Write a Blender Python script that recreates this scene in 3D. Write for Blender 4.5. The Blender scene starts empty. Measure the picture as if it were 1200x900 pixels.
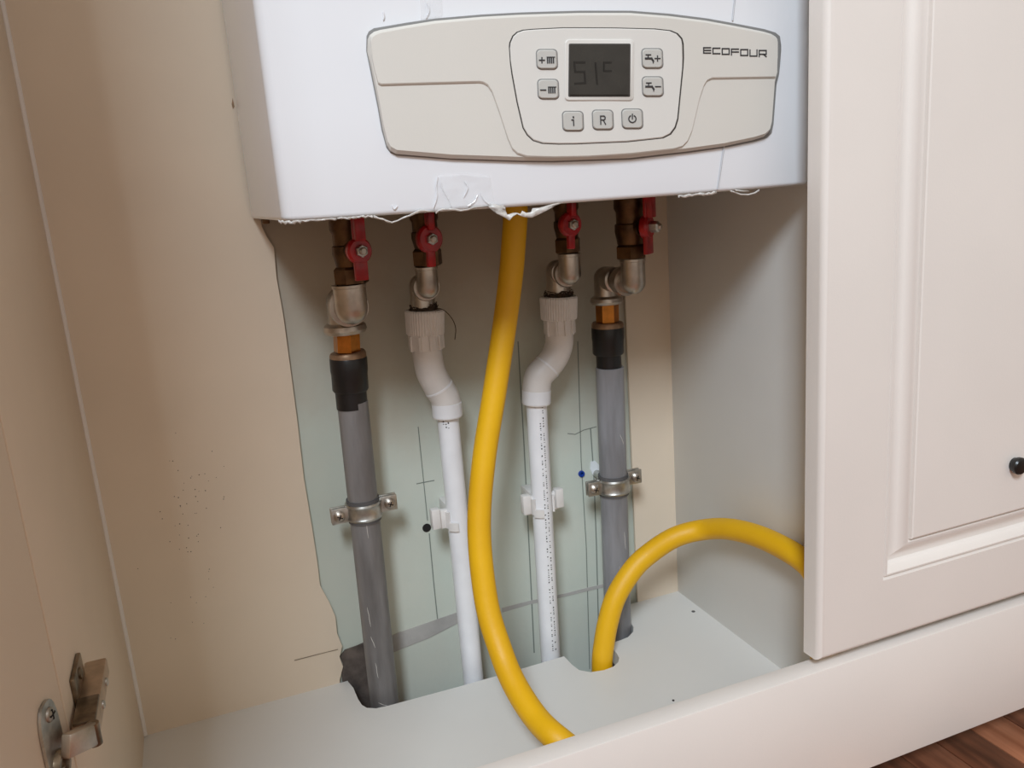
import bpy, bmesh, math, random
import numpy as np
from mathutils import Vector, Matrix
random.seed(7)
SC = bpy.context.scene
COL = SC.collection

# ------------------------------------------------------------------ camera
F, YAW, PITCH, ROLL = 981.9, 0.359424, 0.229758, -0.0734846
H = 0.545                                  # camera height above the floor
_cy, _sy, _ct, _st, _cr, _sr = (math.cos(YAW), math.sin(YAW), math.cos(PITCH), math.sin(PITCH), math.cos(ROLL), math.sin(ROLL))
FWD = Vector((_sy * _ct, _cy * _ct, -_st)); RT = Vector((_cy, -_sy, 0)); UP = RT.cross(FWD)
R2 = RT * _cr + UP * _sr; U2 = UP * _cr - RT * _sr
CAM = Vector((0, 0, H))
cd = bpy.data.cameras.new('camera'); cam = bpy.data.objects.new('camera', cd); COL.objects.link(cam)
M3 = Matrix((R2, U2, -FWD)).transposed()
cam.matrix_world = Matrix.Translation(CAM) @ M3.to_4x4()
cd.sensor_width = 36; cd.lens = F / 1200 * 36; cd.clip_start = 0.01
SC.camera = cam

# ------------------------------------------------------------------ light, world, exposure
SC.view_settings.view_transform = 'Standard'; SC.view_settings.look = 'None'
SC.view_settings.gamma = 1; SC.view_settings.use_curve_mapping = False
SC.view_settings.exposure = 0.0
w = bpy.data.worlds.new('world'); SC.world = w; w.use_nodes = True
w.node_tree.nodes['Background'].inputs[0].default_value = (1.0, 0.885, 0.78, 1)
w.node_tree.nodes['Background'].inputs[1].default_value = 0.62

def area(name, pos, target, size, size_y, energy, color):
    l = bpy.data.lights.new(name, 'AREA'); l.shape = 'RECTANGLE'; l.size = size; l.size_y = size_y
    l.energy = energy; l.color = color
    o = bpy.data.objects.new(name, l); COL.objects.link(o); o.location = pos
    o.rotation_euler = (Vector(target) - Vector(pos)).to_track_quat('-Z', 'Y').to_euler()
    return o
TGT = Vector((.3, .6, .3))
area('window_light', TGT + Vector((-.46, -.85, .84)) * 2.2, TGT, 0.50, 0.60, 62, (0.78, 0.89, 1.0))

# ------------------------------------------------------------------ helpers
def ray(px, py):
    return R2 * ((px - 600) / F) - U2 * ((py - 450) / F) + FWD
def at(px, py, Y=None, Z=None, X=None):
    r = ray(px, py)
    if Y is not None: return CAM + r * (Y / r.y)
    if Z is not None: return CAM + r * ((Z - H) / r.z)
    return CAM + r * (X / r.x)
def psz(px, p):                            # size in metres of px pixels at point p
    return px * (p - CAM).dot(FWD) / F

def lin(c):
    return tuple(((v / 255) / 12.92 if v / 255 <= 0.04045 else ((v / 255 + 0.055) / 1.055) ** 2.4) for v in c)
def mat(name, rgb, rough=.5, metal=0., spec=.5, var=.0, scale=20., rgb2=None, bump=0., bscale=200., coat=0., alpha=1., trans=0., sx=(1, 1, 1), hard=False):
    m = bpy.data.materials.new(name); m.use_nodes = True
    nt = m.node_tree; b = nt.nodes['Principled BSDF']; N = nt.nodes.new; L = nt.links.new
    c = lin(rgb) + (1,)
    b.inputs['Base Color'].default_value = c
    b.inputs['Roughness'].default_value = rough; b.inputs['Metallic'].default_value = metal
    b.inputs['Specular IOR Level'].default_value = spec; b.inputs['Coat Weight'].default_value = coat
    b.inputs['Alpha'].default_value = alpha; b.inputs['Transmission Weight'].default_value = trans
    tc = N('ShaderNodeTexCoord'); mp = N('ShaderNodeMapping'); mp.inputs['Scale'].default_value = sx
    L(tc.outputs['Object'], mp.inputs['Vector'])
    n = N('ShaderNodeTexNoise'); n.inputs['Scale'].default_value = scale; n.inputs['Detail'].default_value = 5
    L(mp.outputs[0], n.inputs['Vector'])
    if rgb2 is None: rgb2 = tuple(max(0, v * (1 - var)) for v in rgb)
    r = N('ShaderNodeValToRGB'); r.color_ramp.elements[0].position = .49 if hard else .35
    r.color_ramp.elements[1].position = .55 if hard else .68
    r.color_ramp.elements[0].color = c; r.color_ramp.elements[1].color = lin(rgb2) + (1,)
    L(n.outputs['Fac'], r.inputs[0]); L(r.outputs[0], b.inputs['Base Color'])
    if bump:
        n2 = N('ShaderNodeTexNoise'); n2.inputs['Scale'].default_value = bscale; n2.inputs['Detail'].default_value = 4
        L(mp.outputs[0], n2.inputs['Vector'])
        bp = N('ShaderNodeBump'); bp.inputs['Strength'].default_value = bump; bp.inputs['Distance'].default_value = .002
        L(n2.outputs['Fac'], bp.inputs['Height']); L(bp.outputs[0], b.inputs['Normal'])
    return m

M = {}
M['cream'] = mat('cream_foil', (233, 226, 219), .38, var=.02, scale=6, bump=.05, bscale=500)
M['white_lam'] = mat('pale_laminate', (222, 220, 215), .45, var=.02, scale=8, bump=.04)
M['beige'] = mat('beige_board', (227, 210, 188), .5, var=.03, scale=7, bump=.04)
M['boiler'] = mat('boiler_white', (228, 229, 232), .22, var=.01, scale=5, coat=.3)
M['fascia'] = mat('fascia_grey', (212, 208, 200), .38, var=.015, scale=9, bump=.04, bscale=900)
M['fascia2'] = mat('fascia_light', (216, 213, 207), .36, var=.01, scale=9)
M['groove'] = mat('dark_gap', (58, 54, 50), .7)
M['gap'] = mat('grey_gap', (128, 127, 125), .5)
M['lcd'] = mat('lcd_screen', (44, 42, 38), .12, var=.25, scale=60, coat=.4)
M['lcdseg'] = mat('lcd_segment', (28, 26, 24), .3)
M['button'] = mat('button_grey', (190, 188, 182), .4)
M['ink'] = mat('dark_print', (48, 46, 48), .5)
M['film'] = mat('torn_film', (236, 232, 226), .25, var=.06, scale=90, bump=.5, bscale=300, trans=.25)
M['clearfilm'] = mat('clear_film', (245, 246, 248), .07, coat=.6, alpha=.22, bump=.9, bscale=120)
M['chrome'] = mat('nickel', (202, 192, 180), .36, 1., var=.2, scale=60, bump=.08, bscale=300)
M['nickel2'] = mat('brushed_nickel', (206, 186, 164), .45, 1., var=.12, scale=120)
M['steel'] = mat('zinc_steel', (206, 204, 198), .4, 1., var=.2, scale=120, bump=.08)
M['nickeldark'] = mat('worn_nickel', (150, 134, 114), .34, 1., var=.35, scale=90, bump=.1)
M['oldbrass'] = mat('old_brass', (112, 84, 56), .42, .85, rgb2=(70, 50, 36), scale=70, bump=.15)
M['brass'] = mat('bright_brass', (208, 134, 60), .28, 1., var=.2, scale=80)
M['flange'] = mat('dull_brass_flange', (164, 134, 108), .45, .7, var=.2, scale=120)
M['red'] = mat('red_paint', (186, 12, 26), .4, var=.25, scale=90, coat=.2)
M['black'] = mat('black_plastic', (24, 23, 25), .38, var=.2, scale=90, bump=.06)
M['rubber'] = mat('grey_rubber', (92, 90, 90), .7, var=.2)
M['pvc'] = mat('grey_plastic_pipe', (154, 154, 158), .42, rgb2=(120, 119, 121), scale=9, bump=.1, bscale=90, sx=(6, 6, 1))
M['pvc_dirty'] = mat('dirty_grey_plastic_pipe', (132, 129, 128), .45, rgb2=(100, 96, 94), scale=11, bump=.12, bscale=90, sx=(6, 6, 1))
M['ppr'] = mat('white_plastic', (236, 236, 238), .34, var=.03, scale=40, bump=.03)
M['ppr2'] = mat('white_fitting', (226, 222, 218), .42, var=.04, scale=60, bump=.05)
M['hemp'] = mat('hemp_fibre', (74, 56, 40), .85, var=.4, scale=300)
M['yellow'] = mat('yellow_hose', (238, 184, 12), .5, rgb2=(228, 172, 9), scale=14, bump=.12, bscale=260)
M['pencil'] = mat('pencil', (128, 134, 126), .8)
M['white'] = mat('white_filler', (232, 236, 238), .7, var=.05)
M['blue'] = mat('blue_plug', (20, 60, 150), .4)
M['knob'] = mat('black_knob', (16, 15, 15), .32)
M['dark'] = mat('dark_hole', (30, 27, 26), .9)
M['plaster'] = mat('raw_plaster', (112, 100, 92), .9, rgb2=(70, 62, 58), scale=60, bump=.6, bscale=90)
M['band'] = mat('joint_compound', (182, 179, 174), .85, rgb2=(164, 160, 156), scale=30, bump=.2)
M['tan'] = mat('tan_smear', (160, 146, 126), .85, rgb2=(128, 114, 98), scale=25, bump=.3, bscale=80)

def build(name, verts, faces, m, parent=None, smooth=35, kind=None, matidx=None):
    org = parent_world(parent)
    me = bpy.data.meshes.new(name)
    me.from_pydata([tuple(Vector(v) - org) for v in verts], [], faces)
    ms = m if isinstance(m, (list, tuple)) else [m]
    for k in ms: me.materials.append(M[k] if isinstance(k, str) else k)
    bm = bmesh.new(); bm.from_mesh(me)
    bmesh.ops.recalc_face_normals(bm, faces=bm.faces)
    if smooth:
        for f in bm.faces: f.smooth = True
        a = math.radians(smooth)
        for e in bm.edges:
            if len(e.link_faces) == 2 and e.calc_face_angle(0) > a: e.smooth = False
    bm.to_mesh(me); bm.free()
    if matidx:
        for p, i in zip(me.polygons, matidx): p.material_index = i
    o = bpy.data.objects.new(name, me); COL.objects.link(o)
    if parent: o.parent = parent
    if kind: o['kind'] = kind
    return o
ORG = {}
def parent_world(p):
    s = Vector((0, 0, 0))
    while p: s += p.location; p = p.parent
    return s
def thing(name, label, cat, loc, group=None):
    o = bpy.data.objects.new(name, None); COL.objects.link(o); o.empty_display_size = .02
    o.location = loc; o['label'] = label; o['category'] = cat
    if group: o['group'] = group
    return o
def lab(o, label, cat=None, group=None):
    o['label'] = label
    if cat: o['category'] = cat
    if group: o['group'] = group
    return o

class G:                                   # geometry gatherer
    def __init__(s): s.v = []; s.f = []
    def add(s, v, f):
        k = len(s.v); s.v += [Vector(p) for p in v]; s.f += [tuple(i + k for i in q) for q in f]; return s
    def build(s, name, m, parent=None, **k): return build(name, s.v, s.f, m, parent, **k)

def box(c, sx, sy, sz, bev=0., rot=None, seg=2):
    bm = bmesh.new(); bmesh.ops.create_cube(bm, size=1)
    for v in bm.verts: v.co = Vector((v.co.x * sx, v.co.y * sy, v.co.z * sz))
    if bev: bmesh.ops.bevel(bm, geom=bm.edges[:] , offset=bev, segments=seg, profile=.5, affect='EDGES')
    vs = [(rot @ v.co if rot else v.co) + Vector(c) for v in bm.verts]
    bm.verts.index_update(); fs = [tuple(v.index for v in f.verts) for f in bm.faces]; bm.free()
    return vs, fs
def box2(a, b, bev=0.):
    a = Vector(a); b = Vector(b); c = (a + b) / 2; d = b - a
    return box(c, abs(d.x), abs(d.y), abs(d.z), bev)

def catmull(P, n=8):
    P = [Vector(p) for p in P]; out = []
    Q = [P[0] * 2 - P[1]] + P + [P[-1] * 2 - P[-2]]
    for i in range(1, len(Q) - 2):
        a, b, c, d = Q[i - 1:i + 3]
        for k in range(n):
            t = k / n
            out.append(.5 * ((2 * b) + (c - a) * t + (2 * a - 5 * b + 4 * c - d) * t * t + (-a + 3 * b - 3 * c + d) * t ** 3))
    out.append(P[-1]); return out
def tube(P, R, seg=24, cap=True, phase=0., rib=None):
    P = [Vector(p) for p in P]
    if not hasattr(R, '__len__'): R = [R] * len(P)
    T = []
    for i in range(len(P)):
        a = P[max(i - 1, 0)]; b = P[min(i + 1, len(P) - 1)]
        d = b - a
        T.append(d.normalized() if d.length > 1e-9 else (T[-1] if T else Vector((0, 0, 1))))
    n = T[0].orthogonal().normalized()
    if abs(T[0].z) > .5: n = (Vector((0, -1, 0)) - T[0] * Vector((0, -1, 0)).dot(T[0])).normalized()
    V = []; Fc = []
    for i, p in enumerate(P):
        n = (n - T[i] * n.dot(T[i])).normalized(); b = T[i].cross(n)
        for k in range(seg):
            a = 2 * math.pi * k / seg + phase
            r = R[i] * (rib(i, k) if rib else 1)
            V.append(p + (n * math.cos(a) + b * math.sin(a)) * r)
    for i in range(len(P) - 1):
        for k in range(seg):
            a = i * seg + k; b2 = i * seg + (k + 1) % seg
            Fc.append((a, b2, b2 + seg, a + seg))
    if cap:
        Fc.append(tuple(range(seg - 1, -1, -1))); Fc.append(tuple((len(P) - 1) * seg + k for k in range(seg)))
    return V, Fc
def turn(a, b, prof, seg=28, **k):         # lathe: prof = [(t, r)...] t in 0..1 from a to b
    a = Vector(a); b = Vector(b); d = (b - a)
    pts = [a + d * t for t, r in prof]
    V, Fc = tube([a, b], 1, seg=seg, cap=False, **{q: v for q, v in k.items() if q == 'phase'})
    t = d.normalized()
    n = Vector((0, -1, 0)) if abs(t.z) > .5 else Vector((0, 0, 1))
    n = (n - t * n.dot(t)).normalized(); bb = t.cross(n); V = []; Fc = []
    ph = k.get('phase', 0); rib = k.get('rib')
    for i, (p, (tt, r)) in enumerate(zip(pts, prof)):
        for j in range(seg):
            an = 2 * math.pi * j / seg + ph; rr = r * (rib(i, j) if rib else 1)
            V.append(p + (n * math.cos(an) + bb * math.sin(an)) * rr)
    for i in range(len(pts) - 1):
        for j in range(seg):
            A = i * seg + j; B = i * seg + (j + 1) % seg; Fc.append((A, B, B + seg, A + seg))
    Fc.append(tuple(range(seg - 1, -1, -1))); Fc.append(tuple((len(pts) - 1) * seg + j for j in range(seg)))
    return V, Fc
def prism(pts, d):                         # pts: list of 3D points (a planar loop), d: thickness vector
    n = len(pts); d = Vector(d); V = [Vector(p) for p in pts] + [Vector(p) + d for p in pts]
    Fc = [tuple(range(n)), tuple(range(2 * n - 1, n - 1, -1))] + [(i, (i + 1) % n, (i + 1) % n + n, i + n) for i in range(n)]
    return V, Fc

# ================================================================== THE SETTING
XL, XR, YB, YS = -.0974, .4705, .762, .4850      # opening of the cabinet, back board front, front face
ZS = H - .4633                                    # shelf top
# floor with staves as planks
fl = G(); fl.add(*box2((-1.6, -2.4, -.03), (2.6, 1.4, -.006))).build('floor', mat('floor_base', (60, 40, 30), .6), kind='structure')
floor = bpy.data.objects['floor']; lab(floor, 'reddish brown wooden floor laid in strips running towards the cabinet')
wood_cols = [((184, 122, 90), (146, 88, 60)), ((124, 76, 54), (70, 42, 30)), ((150, 96, 70), (100, 58, 42)), ((214, 154, 118), (188, 126, 92))]
WOOD = []
for i, (a, b) in enumerate(wood_cols):
    m = mat('wood_%d' % i, a, .35, rgb2=b, scale=26, sx=(3.2, .35, 1), bump=.05)
    WOOD.append(m)
meshes = {}
pw = .044
x = -0.279; k = 0
order = [1, 0, 2, 1, 3, 2, 0, 3, 1, 2]
while x < 1.9:
    y = .506 - random.uniform(0, .0)
    segs = [(.52, .05), (.048, -.55)]
    for j, (y1, y0) in enumerate(segs):
        wi = order[(k + j * 3) % len(order)]
        g = G().add(*box2((x + .0006, y0, -.006), (x + pw - .0006, y1, 0), .0006))
        o = build('plank', g.v, g.f, WOOD[wi], floor)
    x += pw; k += 1

# rear masonry: drywall with paint/plaster patches
def wallmat():
    m = bpy.data.materials.new('green_drywall'); m.use_nodes = True; nt = m.node_tree; N = nt.nodes.new; L = nt.links.new
    b = nt.nodes['Principled BSDF']; b.inputs['Roughness'].default_value = .75
    tc = N('ShaderNodeTexCoord')
    sep = N('ShaderNodeSeparateXYZ'); L(tc.outputs['Object'], sep.inputs[0])
    n = N('ShaderNodeTexNoise'); n.inputs['Scale'].default_value = 9; n.inputs['Detail'].default_value = 6; n.inputs['Roughness'].default_value = .65
    L(tc.outputs['Object'], n.inputs['Vector'])
    r = N('ShaderNodeValToRGB'); e = r.color_ramp.elements
    e[0].position = .3; e[0].color = lin((198, 206, 194)) + (1,); e[1].position = .72; e[1].color = lin((204, 206, 194)) + (1,)
    L(n.outputs['Fac'], r.inputs[0])
    # tan tone above z=.36 (with a ragged edge)
    ad = N('ShaderNodeMath'); ad.operation = 'MULTIPLY_ADD'; ad.inputs[1].default_value = .16
    L(n.outputs['Fac'], ad.inputs[0]); L(sep.outputs['Z'], ad.inputs[2])
    mr = N('ShaderNodeMapRange'); mr.inputs['From Min'].default_value = .40; mr.inputs['From Max'].default_value = .55
    L(ad.outputs[0], mr.inputs['Value'])
    mx = N('ShaderNodeMix'); mx.data_type = 'RGBA'; L(mr.outputs[0], mx.inputs['Factor'])
    L(r.outputs[0], mx.inputs['A']); mx.inputs['B'].default_value = lin((180, 168, 150)) + (1,)
    L(mx.outputs['Result'], b.inputs['Base Color'])
    bp = N('ShaderNodeBump'); bp.inputs['Strength'].default_value = .25; bp.inputs['Distance'].default_value = .002
    n2 = N('ShaderNodeTexNoise'); n2.inputs['Scale'].default_value = 60; n2.inputs['Detail'].default_value = 6
    L(tc.outputs['Object'], n2.inputs['Vector']); L(n2.outputs['Fac'], bp.inputs['Height']); L(bp.outputs[0], b.inputs['Normal'])
    return m
YW = .7665
M['drywall'] = wallmat()
g = G().add(*box2((-1.2, YW, -.01), (2.0, YW + .08, 1.9)))
wall = g.build('wall_back', 'drywall', kind='structure'); lab(wall, 'pale green drywall behind the pipes, pencil lines and plaster marks on it')
def wstrip(name, P, wpx, m, th=.0006, parent=wall, jit=0):     # thin mark on the drywall, px polyline
    pts = [at(px, py, Y=YW) for px, py in P]; V = []; Fc = []
    for i, p in enumerate(pts):
        d = (pts[min(i + 1, len(pts) - 1)] - pts[max(i - 1, 0)]).normalized(); nn = Vector((d.z, 0, -d.x))
        ww = psz(wpx[i] if hasattr(wpx, '__len__') else wpx, p) / 2 * (1 + random.uniform(-jit, jit))
        for s in (-1, 1):
            V += [p + nn * ww * s + Vector((0, .0002, 0)), p + nn * ww * s - Vector((0, th, 0))]
    for i in range(len(pts) - 1):
        a = i * 4; b = a + 4
        Fc += [(a + 1, a + 3, b + 3, b + 1), (a, a + 1, b + 1, b), (a + 2, a + 3, b + 3, b + 2)]
    return build(name, V, Fc, m, parent)
wstrip('pencil_line', [(490, 500), (496, 560), (501, 610)], 1.1, 'pencil', .0002)
wstrip('pencil_line', [(503, 625), (508, 680), (514, 738)], 1.3, 'pencil', .0002)
wstrip('pencil_line', [(488, 567), (498, 565), (509, 563)], 1.2, 'pencil', .0002)
wstrip('pencil_line', [(607, 400), (614, 520), (620, 640), (626, 765)], 1.5, 'pencil', .0002)
wstrip('pencil_line', [(677, 400), (681, 540), (687, 640), (691, 784)], 1.1, 'pencil', .0002)
wstrip('pencil_line', [(692, 502), (696, 560), (699, 640), (702, 760)], 1.4, 'pencil', .0002)
wstrip('scratch_mark', [(665, 508), (674, 509), (684, 504), (699, 500)], 1.0, 'pencil', .0002)
wstrip('joint_band', [(452, 758), (470, 750), (500, 739), (535, 724), (560, 715)], [22, 22, 19, 15, 10], 'band', .0008, jit=.1)
wstrip('joint_band', [(588, 715), (620, 706), (650, 700), (690, 690), (735, 680)], [6, 5, 4, 4, 4], 'band', .0006, jit=.1)
pp = [at(x_, y_, Y=YW) for x_, y_ in [(692, 541), (697, 540), (702, 545), (706, 552), (700, 558), (694, 556), (691, 549)]]
build('filler_blob', *prism(pp, (0, -.0015, 0)), 'white', wall)
c = at(681, 555, Y=YW); build('wall_plug', *turn(c + Vector((0, .001, 0)), c + Vector((0, -.002, 0)), [(0, .0036), (1, .0034), (1, .0018), (.4, .0014)], 18), 'blue', wall)
c = at(500, 618.5, Y=YW); build('drill_hole', *turn(c + Vector((0, .001, 0)), c + Vector((0, -.0006, 0)), [(0, .0044), (1, .0044)], 18), 'dark', wall)
# raw broken plaster next to the left grey pipe
pp = [at(x_, y_, Y=YW) for x_, y_ in [(398, 769), (404, 761), (416, 757), (428, 752), (440, 756), (448, 790), (452, 840), (420, 850), (404, 830), (401, 798), (400, 786), (402, 778)]]
build('broken_plaster', *prism(pp, (0, -.0022, 0)), 'plaster', wall)
# ================================================================== CABINET
ZR = .035
cab = thing('wall_cabinet', 'cream fitted cabinet around the boiler with open left door and closed panelled right door', 'cabinet', (XL, YS, 0))
T = .016
ZT = H + .96
build('side_panel', *box2((XL - T, .4805, 0), (XL, YB + .003, ZT + T), .0008), 'beige', cab)
build('side_panel', *box2((XR, .503, 0), (XR + T, YB + .003, ZT + T), .0008), 'white_lam', cab)  # cooler tone than the left panel puts the daylight into the colour
build('top_panel', *box2((XL, .503, ZT), (XR, YB, ZT + T)), 'beige', cab)
# back board with irregular cut-out (open to the bottom)
op = [(305, 225), (305, 252), (307, 266), (313, 278), (321, 290), (324, 325), (332, 370), (340, 430), (348, 490), (356, 560), (366, 620), (372, 660), (375, 686), (386, 706), (393, 722), (395, 742), (401, 757), (398, 770), (402, 781), (398, 797), (402, 822)]
lft = [at(a, b, Y=YB) for a, b in op]
xr_ = at(735, 400, Y=YB).x
pts = [Vector((XL, YB, ZT)), Vector((XL, YB, .02)), Vector((lft[-1].x, YB, .02))] + lft[::-1]
pts += [Vector((xr_, YB, lft[0].z)), Vector((xr_, YB, .02)), Vector((XR, YB, .02)), Vector((XR, YB, ZT))]
bk = build('back_panel', *prism(pts, (0, .0032, 0)), 'beige', cab)
# thin pale sealant bead in the left corner, shallow seam low on the board, specks
g = G().add(*tube([(XL + .0006, YB - .0006, ZS + .001), (XL + .0006, YB - .0006, ZT)], .0024, 10)); g.build('sealant_bead', 'cream', cab)
sm = [at(345, 774, Y=YB - .0004), at(372, 767, Y=YB - .0004), at(396, 761, Y=YB - .0004)]
build('board_seam', *tube(sm, .0004, 6), 'tan', bk)
g = G()
for _ in range(60):
    px = random.gauss(225, 22); py = random.choice([random.uniform(520, 760), random.gauss(600, 30)])
    if px < 160 or px > 300: continue
    p = at(px, py, Y=YB); r = random.uniform(.0003, .0006)
    g.add(*turn(p + Vector((0, .0002, 0)), p - Vector((0, .0003, 0)), [(0, r), (1, r * .7)], 6))
g.build('dirt_speck', 'hemp', bk, kind='stuff')
p = at(273, 128, Y=YB); build('scuff_mark', *prism([p, p + Vector((.0015, 0, .002)), p + Vector((.001, 0, .009)), p + Vector((-.0005, 0, .004))], (0, -.0003, 0)), 'flange', bk)
# bottom panel (shelf) with notches
def zs(a, b): return at(a, b, Z=ZS)
cutp = [zs(408, 799), zs(414, 806), zs(419.5, 819), zs(424, 826), zs(430, 829.5), zs(441, 830), zs(455, 827), zs(540, 804), zs(600, 787), zs(661, 769), zs(670, 778.7), zs(678.7, 785.3), zs(692, 787.7), zs(708, 785.3),
        zs(718.7, 781.3), zs(724.5, 776), zs(725.6, 771), zs(723, 766), zs(718.7, 761.3), zs(715.5, 757), zs(718, 752.7), zs(726.7, 750.4), zs(736, 746.5), zs(742, 740.5), zs(742.5, 735), zs(740, 731)]
YF = .503
pts = [Vector((XL, YF - .006, ZS)), Vector((XL, YB, ZS)), Vector((cutp[0].x, YB, ZS))] + cutp + [Vector((cutp[-1].x - .001, YB, ZS)), Vector((XR, YB, ZS)), Vector((XR, YF - .006, ZS))]
sh = build('bottom_panel', *prism(pts, (0, 0, -T)), 'white_lam', cab, smooth=20)
p = zs(812.5, 716.6); build('surface_chip', *turn(p - Vector((0, 0, .001)), p + Vector((0, 0, .0003)), [(0, .0026), (1, .002)], 10), 'rubber', sh)
p = zs(789, 821); build('surface_chip', *turn(p - Vector((0, 0, .001)), p + Vector((0, 0, .0006)), [(0, .0016), (1, .001)], 10), 'ink', sh)
# front rail (stands on the floor, rises above the shelf)
build('front_rail', *box2((XL - T, YS, ZR), (1.35, YF, H - .3995), .0009), 'cream', cab)
# the carcass of the next unit, behind the closed door
build('side_panel', *box2((XR + T, .5035, .0), (XR + 2 * T, YB + .003, ZT + T), .0008), 'white_lam', cab)

# right door with routed panel
ZD0, ZD1, XD0, XD1 = H - .391, H + .94, .4290, 1.03
def door_mesh(x0, x1, z0, z1, y0, th, inset):
    ix0, iz0 = inset; a = ix0 - x0; bq = iz0 - z0
    prof = [(-9, 0, 0)]
    loops = []
    def L_(dx, dz, y): loops.append([(x0 + dx, y, z0 + dz), (x1 - dx, y, z0 + dz), (x1 - dx, y, z1 - dz), (x0 + dx, y, z1 - dz)])
    L_(0, 0, y0 + th); 
    for t in range(7):
        an = t / 6 * math.pi / 2; r = .0042
        L_(r * (1 - math.sin(an)) * 1., r * (1 - math.sin(an)), y0 + r * (1 - math.cos(an)) if False else y0 + r - r * math.sin(an))
    loops = loops[:1]
    r = .0055
    for t in range(8):
        an = t / 7 * math.pi / 2
        L_(r * (1 - math.cos(an)), r * (1 - math.cos(an)), y0 + r * (1 - math.sin(an)))
    for d, y in [(-.0010, 0), (-.0002, .0024), (.0010, .0030), (.0020, .0006), (.0034, .0004), (.0044, .0030), (.0072, .0092), (.0092, .0106), (.0125, .0098), (.018, .0064), (.0245, .0020), (.0262, .0016), (.0268, .0038), (.0280, .0038), (.0288, .0006), (.0300, .0000)]:
        L_(a + d, bq + d, y0 + y)
    V = [Vector(p) for l in loops for p in l]; Fc = []
    for i in range(len(loops) - 1):
        for k in range(4):
            A = i * 4 + k; B = i * 4 + (k + 1) % 4; Fc.append((A, B, B + 4, A + 4))
    n = len(loops) - 1
    Fc.append((0, 3, 2, 1)); Fc.append(tuple(n * 4 + k for k in range(4)))
    return V, Fc
dr = build('door', *door_mesh(XD0, XD1, ZD0, ZD1, YS, .018, (.4950, H - .3342)), 'cream', cab, smooth=22)
dr['label'] = 'closed cream door with a routed rectangular panel'
kc = at(1194.5, 546, Y=YS - .005); kx = kc.x; kz = kc.z
build('knob', *turn((kx, YS + .0005, kz), (kx, YS - .0080, kz), [(0, .0060), (.25, .0064), (.45, .0074), (.8, .0076), (.95, .0066), (1, .0050)], 28), 'knob', dr)

# left door, swung open, and its hinge
hx, hy = XL - .0005, .4795
ang = math.radians(13)
dv = Vector((-math.sin(ang), -math.cos(ang), 0)); dn = Vector((math.cos(ang), -math.sin(ang), 0))   # along door, inner normal
def dpt(s, o_, z): return Vector((hx, hy, z)) + dv * s + dn * o_
rotd = Matrix((dn, dv, Vector((0, 0, 1)))).transposed()
ldoor = build('door', *box(dpt(.21, -.009, (ZD0 + ZD1) / 2), .018, .42, ZD1 - ZD0, .0008, rotd), 'beige', cab)
ldoor['label'] = 'open door seen from inside, plain beige back'
# hinge: arm on the side panel (long in depth), knuckle, link and cup plate on the door
za = at(100, 805, X=XL + .008)
zc_ = za.z
def hp(px, py, X): return at(px, py, X=X)
g = G()
a0 = Vector((XL, .478, H - .276)); a1 = Vector((XL, .552, H - .276)); zc_ = H - .279
g.add(*box((XL + .0078, (a0.y + a1.y) / 2, zc_), .0132, abs(a1.y - a0.y), .0115, .0016))
arm = g.build('hinge_arm', 'nickel2', cab)
g = G().add(*box((XL + .0078, a0.y + .014, zc_ + .0056), .0120, .028, .0026, .0010)); g.build('hinge_cover', 'nickeldark', arm)
for k_ in range(2):
    build('rivet', *turn(Vector((XL + .0135, a0.y + .026 + k_ * .026, zc_)), Vector((XL + .0160, a0.y + .026 + k_ * .026, zc_)), [(0, .0026), (.7, .0026), (1, .0016)], 12), 'steel', arm)
g = G()
g.add(*box(((XL + .0015), (a0.y + a1.y) / 2 + .006, zc_), .003, .034, .040, .001))
for dz in (-.0145, .0145):
    p = Vector((XL + .003, (a0.y + a1.y) / 2 + .006, zc_ + dz)); g.add(*turn(p, p + Vector((.002, 0, 0)), [(0, .0036), (.6, .0036), (1, .0024)], 14))
g.build('hinge_mounting_plate', 'nickeldark', cab)
# link from arm front to cup on the door
pA = Vector((XL + .0125, a0.y - .005, zc_ + .001)); pB = dpt(.022, .008, zc_ + .008)
d = (pB - pA); L_ = d.length; dd = d.normalized(); up = Vector((0, 0, 1)); sd = dd.cross(up).normalized()
rl = Matrix((dd, sd, sd.cross(dd))).transposed()
g = G().add(*box((pA + pB) / 2, L_ + .004, .0060, .0130, .0014, rl)); g.build('hinge_link', 'chrome', cab)
g = G().add(*turn(pA + Vector((0, 0, -.0065)), pA + Vector((0, 0, .0065)), [(0, .0036), (1, .0036)], 16)); g.build('hinge_pin', 'nickeldark', cab)
# cup plate
g = G()
pl = []
for k in range(24):
    t = 2 * math.pi * k / 24; sx_ = .0110 * (abs(math.cos(t)) ** .7) * (1 if math.cos(t) > 0 else -1); szz = .026 * (abs(math.sin(t)) ** .7) * (1 if math.sin(t) > 0 else -1)
    pl.append(dpt(.022 + sx_, .0003, zc_ + .009 + szz))
g.add(*prism(pl, dn * .0016)); cup = g.build('hinge_cup_plate', 'steel', ldoor)
g = G().add(*turn(dpt(.022, .0012, zc_ - .003), dpt(.022, .0050, zc_ - .003), [(0, .0088), (.5, .0085), (1, .0075), (1, .0055), (.3, .005)], 20)); g.build('hinge_cup', 'nickeldark', ldoor)
for s in (1, -1):
    p = dpt(.021, .0016, zc_ + .009 + s * .018)
    g = G().add(*turn(p, p + dn * .0022, [(0, .0042), (.6, .0038), (1, .002)], 16))
    g.build('screw', 'chrome', ldoor)
    g = G(); g.add(*box(p + dn * .0021, .0006, .0055, .0010, 0, rotd)); g.add(*box(p + dn * .0021, .0006, .0010, .0055, 0, rotd)); g.build('screw_slot', 'dark', ldoor)

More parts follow.
